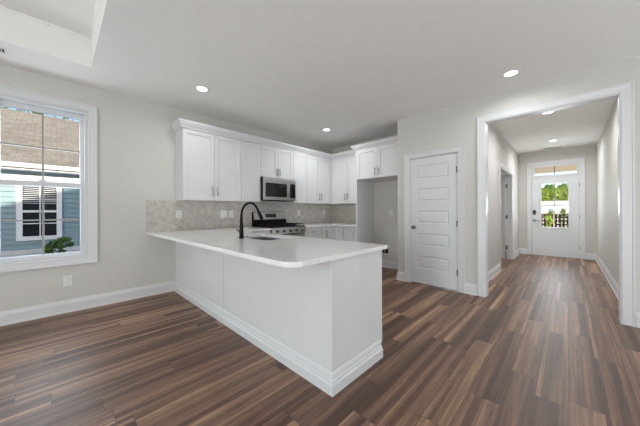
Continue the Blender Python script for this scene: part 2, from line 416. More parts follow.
baseboard('baseboard_hall_left', [(HD0 - CW, HL), (XD + 0.2, HL)], 'white baseboard on the hall left wall before the doorway')
baseboard('baseboard_entry', [(XE, FD1 + CW), (XE, HL), (HD1 + CW, HL)], 'white baseboard in the hall corner left of the front door')
baseboard('baseboard_hall_right', [(XD + 0.2, HR), (XE, HR), (XE, FD0 - CW)], 'white baseboard along the hall right wall', flip=False)

# casings (profile: sideways offset, depth)
CP = [(0, 0), (0, 0.010), (0.006, 0.014), (0.030, 0.015), (0.055, 0.019), (0.070, 0.020), (0.076, 0.026), (CW, 0.026), (CW, 0)]
def casing(m, pts, N, closed=False, flip=False):
    m.sweep(pts, N, [((-a if flip else a), b) for a, b in CP], closed); return m

# cased opening: jamb lining and casing both sides
m = MB(); J = 0.016
m.box(XD - 0.001, XD + 0.125, OP1 - J, OP1, 0, OPZ); m.box(XD - 0.001, XD + 0.125, OP0, OP0 + J, 0, OPZ); m.box(XD - 0.001, XD + 0.125, OP0 + J, OP1 - J, OPZ - J, OPZ)
casing(m, [(XD, OP0 + 0.006, 0), (XD, OP0 + 0.006, OPZ - 0.006), (XD, OP1 - 0.006, OPZ - 0.006), (XD, OP1 - 0.006, 0)], (-1, 0, 0), flip=True)
casing(m, [(XD + 0.123, OP1 - 0.006, 0), (XD + 0.123, OP1 - 0.006, OPZ - 0.006), (XD + 0.123, OP0 + 0.006, OPZ - 0.006), (XD + 0.123, OP0 + 0.006, 0)], (1, 0, 0), flip=True)
struct(m.build('trim_2', MTRIM), 'wide white casing around the opening to the entry hall', 'trim')

# ------------------------------------------------------------------ window_1
wob = thing('window_1', (0.5 * (WX0 + WX1), YL, WZ0), 'white double hung window with grid, looking to the blue house', 'window', kind='structure')
casing(MB(), [(WX0, YL, WZ0), (WX0, YL, WZ1), (WX1, YL, WZ1), (WX1, YL, WZ0)], (0, -1, 0), closed=True).build('window_casing', MTRIM, wob)
m = MB(); f = 0.030
m.box(WX0, WX0 + f, YL - 0.002, YL + 0.15, WZ0, WZ1); m.box(WX1 - f, WX1, YL - 0.002, YL + 0.15, WZ0, WZ1)
m.box(WX0 + f, WX1 - f, YL - 0.002, YL + 0.15, WZ1 - f, WZ1); m.box(WX0 + f, WX1 - f, YL - 0.002, YL + 0.15, WZ0, WZ0 + 0.025)
m.build('window_frame', MVINYL, wob, 0.003)
def sash(ya, za, zb, zg0, zg1, zm, name):
    m = MB(); a, b = WX0 + f, WX1 - f; ga, gb = -0.419, 0.199
    m.box(a, ga, ya, ya + 0.03, za, zb); m.box(gb, b, ya, ya + 0.03, za, zb); m.box(ga, gb, ya, ya + 0.03, za, zg0); m.box(ga, gb, ya, ya + 0.03, zg1, zb)
    s_ = m.build(name, MVINYL, wob, 0.003)
    MB().box(ga, gb, ya + 0.013, ya + 0.017, zg0, zg1).build('pane', MGLASS, s_)
    MB().box(-0.118, -0.101, ya + 0.005, ya + 0.026, zg0, zg1).box(ga, gb, ya + 0.006, ya + 0.025, zm - 0.008, zm + 0.008).build('muntin', MGRILLE, s_)
    return s_
sash(YL + 0.07, 1.475, WZ1 - f, 1.53, 2.325, 1.925, 'upper_sash')
ls = sash(YL + 0.035, WZ0 + 0.025, 1.536, 0.703, 1.478, 1.095, 'lower_sash')
MB().box(-0.145, -0.075, YL + 0.022, YL + 0.034, 1.536, 1.552, 0.002).build('sash_lock', MVINYL, ls)

# ------------------------------------------------------------------ doors
def panels_slab(x, y0, y1, z0, z1, th, panels, out=-1, rec=0.009, mould=0.022):
    """door slab facing out*x; panels (ya, yb, za, zb) recessed with raised centre"""
    m = MB(); xf = x; xb = x - out * th
    ps = sorted(panels, key=lambda p: p[2]); ya, yb = ps[0][0], ps[0][1]
    m.box(xf, xb, y0, ya, z0, z1); m.box(xf, xb, yb, y1, z0, z1)
    zc = z0
    for (_, _, za, zb) in ps:
        m.box(xf, xb, ya, yb, zc, za); zc = zb
    m.box(xf, xb, ya, yb, zc, z1)
    for (pa, pb, za, zb) in ps:
        r = xf - out * rec
        m.box(r, xb, pa, pb, za, zb)
        # sloped raised field
        q = lambda i, xx: [m.bm.verts.new((xx, pa + i, za + i)), m.bm.verts.new((xx, pb - i, za + i)), m.bm.verts.new((xx, pb - i, zb - i)), m.bm.verts.new((xx, pa + i, zb - i))]
        A0 = q(0.0, xf); A1 = q(mould * 0.7, r - out * 0.001 * -1); B0 = q(mould, r + out * 0.0005); B1 = q(mould * 1.7, xf - out * 0.002)
        for u, v in ((A0, A1), (B0, B1)):
            for k in range(4): m.bm.faces.new((u[k], u[(k + 1) % 4], v[(k + 1) % 4], v[k]))
        m.bm.faces.new(B1)
    return m
def hinge(par, x, y, z, axis='x', mtl=None):
    MB().tube([(x, y, z - 0.045), (x, y, z + 0.045)], 0.0075, 10).box(x, x + 0.012, y - 0.012, y + 0.012, z - 0.042, z + 0.042).build('hinge', mtl or MDARKMETAL, par)

# pantry door (door_1)
d1 = thing('door_1', (XD, 1.515, 0), 'white five panel closet door with dark knob, closed', 'door', kind='structure')
leaf = panels_slab(XD + 0.006, 1.160, 1.869, 0.018, 2.030, 0.038, [(1.275, 1.757, .255, .458), (1.275, 1.757, .616, .822), (1.275, 1.757, .977, 1.186), (1.275, 1.757, 1.329, 1.54), (1.275, 1.757, 1.685, 1.915)]).build('door_leaf', MDOOR, d1)
m = MB(); m.box(XD - 0.002, XD + 0.124, PD0, PD0 + 0.0095, 0, PDZ); m.box(XD - 0.002, XD + 0.124, PD1 - 0.0095, PD1, 0, PDZ); m.box(XD - 0.002, XD + 0.124, PD0 + 0.0095, PD1 - 0.0095, PDZ - 0.0105, PDZ)
m.box(XD + 0.05, XD + 0.065, PD0 + 0.0095, PD0 + 0.022, 0, PDZ - 0.0105); m.box(XD + 0.05, XD + 0.065, PD1 - 0.022, PD1 - 0.0095, 0, PDZ - 0.0105); m.box(XD + 0.05, XD + 0.065, PD0 + 0.022, PD1 - 0.022, PDZ - 0.024, PDZ - 0.0105)
m.build('door_jamb', MTRIM, d1)
casing(MB(), [(XD, PD0 + 0.004, 0), (XD, PD0 + 0.004, PDZ - 0.004), (XD, PD1 - 0.004, PDZ - 0.004), (XD, PD1 - 0.004, 0)], (-1, 0, 0), flip=True).build('door_casing', MTRIM, d1)
kx, ky, kz = XD + 0.006, 1.815, 0.915
MB().tube([(kx, ky, kz), (kx - 0.008, ky, kz), (kx - 0.009, ky, kz), (kx - 0.022, ky, kz), (kx - 0.03, ky, kz), (kx - 0.042, ky, kz), (kx - 0.055, ky, kz), (kx - 0.062, ky, kz)], [0.032, 0.030, 0.013, 0.012, 0.018, 0.027, 0.024, 0.010], 18).build('knob', MDARKMETAL, leaf)
for hz in (1.785, 0.99, 0.275): hinge(d1, XD - 0.006, 1.157, hz)

# front door (door_2) with transom
d2 = thing('door_2', (XE, 0.24, 0), 'white front door with tall glass pane and transom at hall end', 'door', kind='structure')
xf = XE + 0.012
m = MB(); ga, gb, gz0, gz1 = -0.024, 0.504, 0.742, 1.884; s0, s1, sz0, sz1 = -0.207, 0.684, 0.03, 2.045
m.box(xf, xf + 0.044, s0, ga, sz0, sz1); m.box(xf, xf + 0.044, gb, s1, sz0, sz1); m.box(xf, xf + 0.044, ga, gb, gz1, sz1); m.box(xf, xf + 0.044, ga, gb, 0.60, gz0)
m.box(xf, xf + 0.044, ga, gb, sz0, 0.20)
m.box(xf + 0.008, xf + 0.04, ga, gb, 0.325, 0.592); m.box(xf + 0.008, xf + 0.04, ga, gb, 0.20, 0.313)
m.box(xf + 0.012, xf + 0.036, ga, gb, 0.311, 0.327); m.box(xf + 0.012, xf + 0.036, ga, gb, 0.59, 0.602)
lf = m.build('door_leaf', MDOOR, d2)
MB().sweep([(xf, ga, gz0), (xf, ga, gz1), (xf, gb, gz1), (xf, gb, gz0)], (-1, 0, 0), [(0.01, 0), (0.01, 0.004), (-0.004, 0.012), (-0.028, 0.010), (-0.032, 0)], closed=True).build('glazing_bead', MDOOR, lf)
MB().box(xf + 0.018, xf + 0.024, ga, gb, gz0, gz1).build('pane', MGLASS, lf)
MB().box(xf + 0.008, xf + 0.034, 0.234, 0.246, gz0, gz1).build('muntin', MGRILLED, lf)
m = MB(); m.box(XE - 0.001, XE + 0.128, FD0, FD0 + 0.012, 0, FDZ); m.box(XE - 0.001, XE + 0.128, FD1 - 0.012, FD1, 0, FDZ)
m.box(XE - 0.001, XE + 0.128, FD0 + 0.012, FD1 - 0.012, FDZ - 0.012, FDZ); m.box(XE - 0.001, XE + 0.128, FD0 + 0.012, FD1 - 0.012, 2.05, 2.085)
m.box(XE - 0.004, XE + 0.15, FD0 + 0.012, FD1 - 0.012, 0, 0.024)
m.box(xf + 0.047, xf + 0.062, FD0 + 0.012, FD0 + 0.028, 0.024, 2.05); m.box(xf + 0.047, xf + 0.062, FD1 - 0.028, FD1 - 0.012, 0.024, 2.05); m.box(xf + 0.047, xf + 0.062, FD0 + 0.028, FD1 - 0.028, 2.035, 2.05)
m.build('door_frame', MTRIM, d2)
m = MB(); ta, tb, tz0, tz1 = -0.162, 0.638, 2.10, 2.315
m.box(xf, xf + 0.04, FD0 + 0.012, ta, 2.085, 2.363); m.box(xf, xf + 0.04, tb, FD1 - 0.012, 2.085, 2.363); m.box(xf, xf + 0.04, ta, tb, tz1, 2.363); m.box(xf, xf + 0.04, ta, tb, 2.085, tz0)
tr = m.build('transom', MTRIM, d2)
MB().box(xf + 0.005, xf + 0.034, 0.232, 0.247, tz0, tz1).build('muntin', MGRILLED, tr)
MB().box(xf + 0.016, xf + 0.022, ta, tb, tz0, tz1).build('pane', MGLASS, tr)
casing(MB(), [(XE, FD0 + 0.004, 0), (XE, FD0 + 0.004, FDZ - 0.004), (XE, FD1 - 0.004, FDZ - 0.004), (XE, FD1 - 0.004, 0)], (-1, 0, 0), flip=True).build('door_casing', MTRIM, d2)
k = MB().box(xf - 0.022, xf, 0.605, 0.668, 1.06, 1.185, 0.006).build('keypad', MDARKMETAL, lf); tag(k, 'dark electronic keypad lock')
MB().box(xf - 0.024, xf - 0.022, 0.613, 0.660, 1.10, 1.175).build('keypad_face', MBLKGLASS, k)
MB().tube([(xf, 0.636, 0.915), (xf - 0.012, 0.636, 0.915)], 0.031, 18).tube([(xf - 0.012, 0.636, 0.915), (xf - 0.05, 0.636, 0.915)], 0.011, 10).box(xf - 0.058, xf - 0.044, 0.53, 0.648, 0.906, 0.925, 0.004).build('lever_handle', MDARKMETAL, lf)
for hz in (1.80, 1.02, 0.27): hinge(d2, XE - 0.004, s0 - 0.006, hz, mtl=MCHROME)

# hall doorway (door_3): casing on the hall side, one leaf swung into the side room
d3 = thing('door_3', (0.5 * (HD0 + HD1), HL, 0), 'open white door with dark hinges in the hall left wall', 'door', kind='structure')
casing(MB(), [(HD1 - 0.004, HL, 0), (HD1 - 0.004, HL, HDZ - 0.004), (HD0 + 0.004, HL, HDZ - 0.004), (HD0 + 0.004, HL, 0)], (0, -1, 0), flip=True).build('door_casing', MTRIM, d3)
m = MB(); m.box(HD0, HD0 + 0.012, HL - 0.001, HL + 0.121, 0, HDZ); m.box(HD1 - 0.012, HD1, HL - 0.001, HL + 0.121, 0, HDZ); m.box(HD0 + 0.012, HD1 - 0.012, HL - 0.001, HL + 0.121, HDZ - 0.012, HDZ)
m.build('door_jamb', MTRIM, d3)
lf = MB().box(HD1 - 0.052, HD1 - 0.014, HL + 0.128, HL + 0.128 + 0.74, 0.012, 2.03, 0.002).build('door_leaf', MDOOR, d3)
for hz in (1.78, 1.02, 0.28):
    MB().box(HD1 - 0.016, HD1 - 0.0125, HL + 0.085, HL + 0.121, hz - 0.045, hz + 0.045).tube([(HD1 - 0.022, HL + 0.122, hz - 0.045), (HD1 - 0.022, HL + 0.122, hz + 0.045)], 0.009, 10).build('hinge', MDARKMETAL, d3)
MB().tube([(HD1 - 0.03, HL + 0.124, 0.02), (HD1 - 0.03, HL + 0.124, 0.16)], 0.008, 8).build('hinge_stop', MBLACK, d3)
MB().box(HD1 - 0.068, HD1 - 0.054, HL + 0.80, HL + 0.86, 0.88, 0.94, 0.004).build('door_knob', MDARKMETAL, lf)

# ------------------------------------------------------------------ cabinet helpers
def frame(axis, c, out, a0, a1, z0, z1, th=0.019, st=0.058, rec=0.013, m=None):
    """shaker front; axis 'y': lies along x at y=c facing out*y; axis 'x': lies along y at x=c"""
    m = m or MB(); b = c - out * th; r = c - out * rec
    def bx(p0, p1, q0, q1, f_=c):
        if axis == 'y': m.box(p0, p1, f_, b, q0, q1)
        else: m.box(f_, b, p0, p1, q0, q1)
    bx(a0, a0 + st, z0, z1); bx(a1 - st, a1, z0, z1); bx(a0 + st, a1 - st, z0, z0 + st); bx(a0 + st, a1 - st, z1 - st, z1)
    bx(a0 + st, a1 - st, z0 + st, z1 - st, r)
    return m
def pull(axis, c, out, a, z0, z1, par, a2=None):
    """bar pull standing off the front"""
    m = MB(); o = out * 0.026
    P = (lambda s_, d, z: (s_, c + d, z)) if axis == 'y' else (lambda s_, d, z: (c + d, s_, z))
    if a2 is None:
        m.tube([P(a, o, z0), P(a, o, z1)], 0.0062, 10)
        for z in (z0 + 0.018, z1 - 0.018): m.tube([P(a, 0, z), P(a, o, z)], 0.0048, 8)
    else:
        m.tube([P(a, o, z0), P(a2, o, z0)], 0.0062, 10)
        for s_ in (a + 0.018, a2 - 0.018): m.tube([P(s_, 0, z0), P(s_, o, z0)], 0.0048, 8)
    return m.build('handle', MCHROME, par)

UZ0, UZ1 = 1.352, 2.385
UF = 3.922            # door face of window-wall uppers
GAP = 0.0026
def upper(name, label, x0, x1, z0, doors, handles, hz=(1.425, 1.575), group='white wall cabinets'):
    t = thing(name, (0.5 * (x0 + x1), YL, z0), label, 'cabinet', group)
    MB().box(x0 + 0.0004, x1 - 0.0004, UF + 0.021, YL - 0.001, z0, UZ1, 0).build('carcass', MCAB, t, 0.0015)
    for (a, b), h in zip(doors, handles):
        d = frame('y', UF, -1, a + GAP, b - GAP, z0 + 0.004, UZ1 - 0.012).build('door', MCAB, t, 0.0015)
        if h is not None: pull('y', UF, -1, h, hz[0], hz[1], d)
    return t
upper('wall_cabinet', 'tall double door white wall cabinet at left end, over the counter', 1.25, 2.148, UZ0, [(1.25, 1.70), (1.70, 2.148)], [1.664, 1.737])
upper('wall_cabinet', 'narrow one door white wall cabinet just left of the microwave', 2.15, 2.526, UZ0, [(2.15, 2.526)], [None])
upper('wall_cabinet', 'short double door white cabinet directly above the microwave', 2.528, 3.290, 1.805, [(2.528, 2.909), (2.909, 3.290)], [2.873, 2.945], (1.85, 1.985))
upper('wall_cabinet', 'narrow one door white wall cabinet just right of the microwave', 3.292, 3.668, UZ0, [(3.292, 3.668)], [None])
t = thing('wall_cabinet', (4.05, YL, UZ0), 'double door white wall cabinet reaching into the kitchen corner', 'cabinet', 'white wall cabinets')
MB().box(3.6704, XB - 0.001, UF + 0.021, YL - 0.001, UZ0, UZ1).build('carcass', MCAB, t, 0.0015)
for a, b, h in ((3.67, 4.045, 4.010), (4.045, 4.405, 4.080)):
    d = frame('y', UF, -1, a + GAP, b - GAP, UZ0 + 0.004, UZ1 - 0.012).build('door', MCAB, t, 0.0015); pull('y', UF, -1, h, 1.425, 1.575, d)
XU = 4.43             # door face of back-wall uppers
t = thing('wall_cabinet', (XB, 3.5, UZ0), 'double door white wall cabinet on back wall beside the tall panel', 'cabinet', 'white wall cabinets')
MB().box(XU + 0.021, XB - 0.001, 3.067, UF + 0.0195, UZ0, UZ1).box(XU + 0.004, XU + 0.021, 3.885, UF + 0.0195, UZ0, UZ1).build('carcass', MCAB, t, 0.0015)
for a, b, h in ((3.485, 3.884, 3.521), (3.080, 3.485, 3.449)):
    d = frame('x', XU, -1, a + GAP, b - GAP, UZ0 + 0.004, UZ1 - 0.012).build('door', MCAB, t, 0.0015); pull('x', XU, -1, h, 1.425, 1.575, d)

XF = 4.185            # door face of refrigerator-top cabinet
t = thing('wall_cabinet', (XB, 2.56, 1.81), 'deep double door white cabinet above the empty refrigerator space', 'cabinet', 'white wall cabinets')
MB().box(XF + 0.021, XB - 0.001, 2.096, 3.028, 1.81, UZ1).build('carcass', MCAB, t, 0.0015)
for a, b, h in ((2.563, 3.026, 2.600), (2.098, 2.563, 2.526)):
    d = frame('x', XF, -1, a + GAP, b - GAP, 1.814, UZ1 - 0.004).build('door', MCAB, t, 0.0015); pull('x', XF, -1, h, 1.865, 2.0, d)
tag(MB().box(XF + 0.003, XB - 0.001, 3.030, 3.064, 0.0, UZ1, 0.0015).build('tall_panel', MCAB), 'tall white end panel between base cabinets and refrigerator space', 'panel')

# crown mouldings
KP = [(0, 0), (0.012, 0), (0.014, 0.022), (0.030, 0.040), (0.050, 0.070), (0.062, 0.088), (0.068, 0.100), (0.068, 0.122), (0, 0.122)]
tag(MB().sweep([(1.25, YL - 0.001, UZ1), (1.25, UF + 0.01, UZ1), (XU + 0.01, UF + 0.01, UZ1), (XU + 0.01, 3.068, UZ1)], (0, 0, 1), [(-a, b * 0.82) for a, b in KP]).build('crown_molding', MCAB), 'white crown moulding along the tops of the L of wall cabinets', 'moulding')
tag(MB().sweep([(XU - 0.07, 3.064, UZ1), (XF + 0.012, 3.064, UZ1), (XF + 0.012, 2.095, UZ1)], (0, 0, 1), [(-a, b * 0.82) for a, b in KP]).build('crown_molding', MCAB), 'short white crown moulding on top of the refrigerator cabinet', 'moulding')

# ------------------------------------------------------------------ backsplash
CT = 0.897; CTH = 0.032
m = MB(); m.box(0.878, XB - 0.012, YL - 0.009, YL - 0.0005, CT + 0.0005, UZ0 - 0.0005); m.box(XB - 0.009, XB - 0.0005, 3.066, YL - 0.0095, CT + 0.0005, UZ0 - 0.0005)
tag(m.build('backsplash', MSPLASH), 'grey beige small stone tile backsplash behind the counters', 'backsplash')

# ------------------------------------------------------------------ peninsula
PX0, PX1, PY0 = 1.245, 1.872, 1.105
t = thing('peninsula', (1.55, 2.6, 0), 'white panelled kitchen peninsula with stepped base moulding', 'peninsula')
m = MB(); m.box(PX0 + 0.05, PX1 - 0.022, PY0 + 0.02, YL - 0.001, 0.10, CT - CTH - 0.23); m.box(PX0 + 0.05, PX1 - 0.022, PY0 + 0.02, 2.05, 0.5, CT - CTH - 0.0008); m.box(PX0 + 0.05, PX1 - 0.022, 2.82, YL - 0.001, 0.5, CT - CTH - 0.0008)
m.box(PX0 + 0.05, PX0 + 0.08, 2.05, 2.82, 0.5, CT - CTH - 0.0008); m.box(PX0 + 0.05, PX1 - 0.085, PY0 + 0.02, YL - 0.001, 0, 0.10)
m.build('carcass', MPEN, t)
MB().box(PX0, PX0 + 0.019, PY0 + 0.0195, 2.6585, 0, CT - CTH - 0.0008).build('back_panel', MPEN, t, 0.0012)
MB().box(PX0, PX0 + 0.019, 2.6665, YL - 0.001, 0, CT - CTH - 0.0008).build('back_panel', MPEN, t, 0.0012)
MB().box(PX0, PX1, PY0, PY0 + 0.019, 0.10, CT - CTH - 0.0008).box(PX0, PX1 - 0.075, PY0, PY0 + 0.019, 0, 0.10).build('end_panel', MPEN, t, 0.0012)
MB().box(PX0 - 0.003, PX0 + 0.010, PY0 - 0.003, PY0 + 0.012, 0.15, CT - CTH - 0.0008).build('corner_bead', MPEN, t, 0.001)
MP = [(0, 0), (0.030, 0), (0.030, 0.078), (0.024, 0.084), (0.020, 0.090), (0.020, 0.104), (0.014, 0.112), (0.012, 0.132), (0.007, 0.150), (0, 0.158)]
MB().sweep([(PX0, YL - 0.001, 0), (PX0, PY0, 0), (PX1 - 0.038, PY0, 0)], (0, 0, 1), [(-a, b * 0.83) for a, b in MP]).build('base_molding', MPEN, t)
for a, b in ((1.13, 1.74), (2.0, 2.44), (2.44, 2.88), (2.89, 3.48)):
    d = frame('x', PX1, 1, a + GAP, b - GAP, 0.11, CT - CTH - 0.012).build('door', MCAB, t, 0.0015)
    pull('x', PX1, 1, b - 0.04, 0.68, 0.82, d)

# ------------------------------------------------------------------ counters
def arc(cx, cy, r, a0, a1, n=8): return [(cx + r * math.cos(math.radians(a0 + (a1 - a0) * i / n)), cy + r * math.sin(math.radians(a0 + (a1 - a0) * i / n))) for i in range(n + 1)]
CX0, CX1, CY0 = 0.884, 1.935, 1.083
SX0, SX1, SY0, SY1 = 1.43, 1.80, 2.12, 2.76
def slab_with_hole(outer, hole, z0, z1):
    bm = bmesh.new()
    def loop(pts, z): 
        vs = [bm.verts.new((x, y, z)) for x, y in pts]; return vs, [bm.edges.new((vs[i], vs[(i + 1) % len(vs)])) for i in range(len(vs))]
    for z in (z0, z1):
        o_, e1 = loop(outer, z); es = e1
        if hole: h_, e2 = loop(hole, z); es = e1 + e2
        bmesh.ops.triangle_fill(bm, use_beauty=True, use_dissolve=True, edges=es)
        if z == z0: lo, lh = o_, (h_ if hole else None)
        else:
            for a, b in ((lo, o_),) + (((lh, h_),) if hole else ()):
                for i in range(len(a)): bm.faces.new((a[i], a[(i + 1) % len(a)], b[(i + 1) % len(a)], b[i]))
    m = MB(); m.bm.free(); m.bm = bm; return m
R = 0.105
outer = arc(CX0 + R, CY0 + R, R, 180, 270) + arc(CX1 - 0.012, CY0 + 0.012, 0.012, 270, 360, 3) + [(CX1, 3.60), (2.530, 3.60), (2.530, YL - 0.0005), (CX0, YL - 0.0005)]
hole = arc(SX1 - 0.05, SY1 - 0.05, 0.05, 0, 90, 4) + arc(SX0 + 0.05, SY1 - 0.05, 0.05, 90, 180, 4) + arc(SX0 + 0.05, SY0 + 0.05, 0.05, 180, 270, 4) + arc(SX1 - 0.05, SY0 + 0.05, 0.05, 270, 360, 4)
tag(slab_with_hole(outer, hole, CT - CTH, CT).build('countertop', MQUARTZ, None, 0.003), 'white quartz countertop of the peninsula with rounded front corner', 'countertop')
outer = [(3.304, YL - 0.0005), (3.304, 3.60), (4.165, 3.60), (4.165, 3.066), (XB - 0.0005, 3.066), (XB - 0.0005, YL - 0.0005)]
tag(slab_with_hole(outer, None, CT - CTH, CT).build('countertop', MQUARTZ, None, 0.003), 'white quartz countertop in the corner right of the range', 'countertop')

# sink
m = MB(); th = 0.006; zb = CT - 0.21; e = 0.012
m.box(SX0 - e, SX1 + e, SY0 - e, SY1 + e, zb - th, zb)
m.box(SX0 - e, SX0 - e + th, SY0 - e, SY1 + e, zb, CT - CTH - 0.0012); m.box(SX1 + e - th, SX1 + e, SY0 - e, SY1 + e, zb, CT - CTH - 0.0012)
m.box(SX0 - e + th, SX1 + e - th, SY0 - e, SY0 - e + th, zb, CT - CTH - 0.0012); m.box(SX0 - e + th, SX1 + e - th, SY1 + e - th, SY1 + e, zb, CT - CTH - 0.0012)
t = tag(m.build('sink', MSTEEL), 'undermount stainless steel sink set in the peninsula counter', 'sink')
MB().tube([(1.615, 2.44, zb), (1.615, 2.44, zb + 0.004)], 0.045, 20).build('drain', MDARKMETAL, t)

# faucet
bx_, by_ = 1.366, 2.49
t = thing('faucet', (bx_, by_, CT), 'matte black high arc kitchen faucet on the peninsula', 'faucet')
pts = [(0, .0), (0, .05), (0, .12), (0, .20), (.002, .26), (.012, .305), (.034, .345), (.066, .371), (.104, .381), (.142, .373), (.172, .350), (.196, .312), (.212, .28)]
rad = [.024, .0225, .0195, .0155, .0130] + [.0125] * 8
MB().tube([(bx_ + a, by_ - 0.0, CT + z) for a, z in pts], rad, 16).build('spout', MBLACK, t)
MB().tube([(bx_, by_, CT), (bx_, by_, CT + 0.008)], [0.028, 0.026], 20).build('base', MBLACK, t)
MB().tube([(bx_ + .210, by_, CT + .284), (bx_ + .214, by_, CT + .276), (bx_ + .250, by_, CT + .206), (bx_ + .254, by_, CT + .198)], [.0140, .0180, .0195, .0165], 16).build('spray_head', MBLACK, t)
MB().tube([(bx_, by_ - .028, CT + .068), (bx_, by_ + .030, CT + .068), (bx_, by_ + .044, CT + .068)], [.011, .011, .009], 12).tube([(bx_, by_ + .042, CT + .066), (bx_ - .012, by_ + .058, CT + .085), (bx_ - .02, by_ + .070, CT + .098)], [.006, .0055, .005], 10).build('lever_handle', MBLACK, t)

# ------------------------------------------------------------------ base cabinets by the range
BF = 3.63
def base_box(t, x0, x1, y0, y1, tk='y'):
    m = MB(); m.box(x0, x1, y0, y1, 0.10, CT - CTH - 0.0008)
    if tk == 'y': m.box(x0, x1, y0 + 0.07, y1, 0, 0.10)
    else: m.box(x0 + 0.07, x1, y0, y1, 0, 0.10)
    m.build('carcass', MCAB, t, 0.0012)
t = thing('base_cabinet', (2.2, 3.95, 0), 'white base cabinet between the peninsula and the range', 'cabinet', 'white base cabinets')
base_box(t, PX1 - 0.02, 2.528, BF + 0.021, YL - 0.001)
d = frame('y', BF, -1, 1.97 + GAP, 2.526 - GAP, 0.71, CT - CTH - 0.012, st=0.03).build('drawer', MCAB, t, 0.0015); pull('y', BF, -1, 2.17, 0.785, 0, d, 2.32)
d = frame('y', BF, -1, 1.97 + GAP, 2.526 - GAP, 0.11, 0.705).build('door', MCAB, t, 0.0015); pull('y', BF, -1, 2.02, 0.52, 0.66, d)
t = thing('base_cabinet', (3.55, 3.95, 0), 'white drawer base cabinet directly right of the range', 'cabinet', 'white base cabinets')
base_box(t, 3.304, 3.826, BF + 0.021, YL - 0.001)
for z0, z1 in ((0.695, CT - CTH - 0.012), (0.405, 0.69), (0.11, 0.40)):
    d = frame('y', BF, -1, 3.306 + GAP, 3.824 - GAP, z0, z1, st=0.03).build('drawer', MCAB, t, 0.0015); pull('y', BF, -1, 3.50, 0.5 * (z0 + z1) + 0.0, 0, d, 3.63)
t = thing('base_cabinet', (4.4, 3.9, 0), 'white corner base cabinet with two doors meeting in the kitchen corner', 'cabinet', 'white base cabinets')
XBF = 4.19
m = MB(); m.box(3.8275, XB - 0.001, BF + 0.021, YL - 0.001, 0.1, CT - CTH - 0.0008); m.box(XBF + 0.021, XB - 0.001, 3.385, BF + 0.021, 0.1, CT - CTH - 0.0008); m.box(3.8275, XB - 0.001, BF + 0.09, YL - 0.001, 0, 0.1); m.box(XBF + 0.09, XB - 0.001, 3.385, BF + 0.09, 0, 0.1)
m.build('carcass', MCAB, t, 0.0012)
d = frame('y', BF, -1, 3.83 + GAP, XBF - GAP, 0.11, CT - CTH - 0.012).build('door', MCAB, t, 0.0015); pull('y', BF, -1, 3.925, 0.64, 0.79, d)
frame('x', XBF, -1, 3.387 + GAP, BF - GAP, 0.11, CT - CTH - 0.012).build('door', MCAB, t, 0.0015)
t = thing('base_cabinet', (4.5, 3.22, 0), 'narrow white base cabinet beside the tall panel', 'cabinet', 'white base cabinets')
base_box(t, XBF + 0.021, XB - 0.001, 3.067, 3.384, 'x')
d = frame('x', XBF, -1, 3.125, 3.383 - GAP, 0.11, CT - CTH - 0.012, st=0.05).build('door', MCAB, t, 0.0015); pull('x', XBF, -1, 3.358, 0.64, 0.79, d)

# ------------------------------------------------------------------ range
rx0, rx1, ry0, ry1 = 2.536, 3.298, 3.60, YL - 0.012
t = thing('range', (2.915, 3.92, 0), 'stainless freestanding gas range with black grates and back panel', 'range')
MB().box(rx0, rx1, ry0 + 0.03, ry1, 0.03, 0.90, 0.003).box(rx0 + 0.03, rx1 - 0.03, ry0 + 0.09, ry1, 0, 0.03).build('body', MBLACK, t)
MB().box(rx0, rx1, ry0 - 0.01, ry1 - 0.075, 0.90, 0.916, 0.004).build('cooktop', MBLACK, t)
cp = MB().prism([(rx0, ry0 + 0.028, 0.775), (rx0, ry0 - 0.030, 0.785), (rx0, ry0 - 0.012, 0.899), (rx0, ry0 + 0.028, 0.899)], (rx1 - rx0, 0, 0)).build('control_panel', MSTEEL, t, 0.003)
for i in range(5):
    kx = rx0 + 0.10 + i * (rx1 - rx0 - 0.20) / 4
    MB().tube([(kx, ry0 - 0.020, 0.838), (kx, ry0 - 0.028, 0.837), (kx, ry0 - 0.056, 0.833)], [0.027, 0.022, 0.019], 18).build('knob', MDARKMETAL, cp)
od = MB().box(rx0 + 0.002, rx1 - 0.002, ry0 - 0.005, ry0 + 0.028, 0.21, 0.765, 0.004).build('oven_door', MSTEEL, t)
MB().box(rx0 + 0.06, rx1 - 0.06, ry0 - 0.008, ry0 - 0.004, 0.29, 0.66).build('oven_glass', MBLKGLASS, od)
MB().tube([(rx0 + 0.05, ry0 - 0.05, 0.72), (rx1 - 0.05, ry0 - 0.05, 0.72)], 0.011, 12).tube([(rx0 + 0.08, ry0 - 0.006, 0.72), (rx0 + 0.08, ry0 - 0.05, 0.72)], 0.008).tube([(rx1 - 0.08, ry0 - 0.006, 0.72), (rx1 - 0.08, ry0 - 0.05, 0.72)], 0.008).build('oven_handle', MSTEEL, od)
MB().box(rx0 + 0.002, rx1 - 0.002, ry0 - 0.003, ry0 + 0.028, 0.05, 0.20, 0.004).build('warming_drawer', MSTEEL, t)
for i in range(3):
    a = rx0 + 0.02 + i * 0.2407; b = a + 0.235; m = MB(); g0, g1, gz = ry0 + 0.015, ry1 - 0.11, 0.955
    for yy in (g0, 0.5 * (g0 + g1), g1 - 0.012): m.box(a, b, yy, yy + 0.012, gz - 0.012, gz)
    for xx in (a, a + 0.074, a + 0.149, b - 0.012): m.box(xx, xx + 0.012, g0, g1, gz - 0.0125, gz - 0.0005)
    for xx in (a, b - 0.012):
        for yy in (g0, g1 - 0.012): m.box(xx, xx + 0.012, yy, yy + 0.012, 0.9165, gz - 0.012)
    m.build('grate', MIRON, t, 0.002)
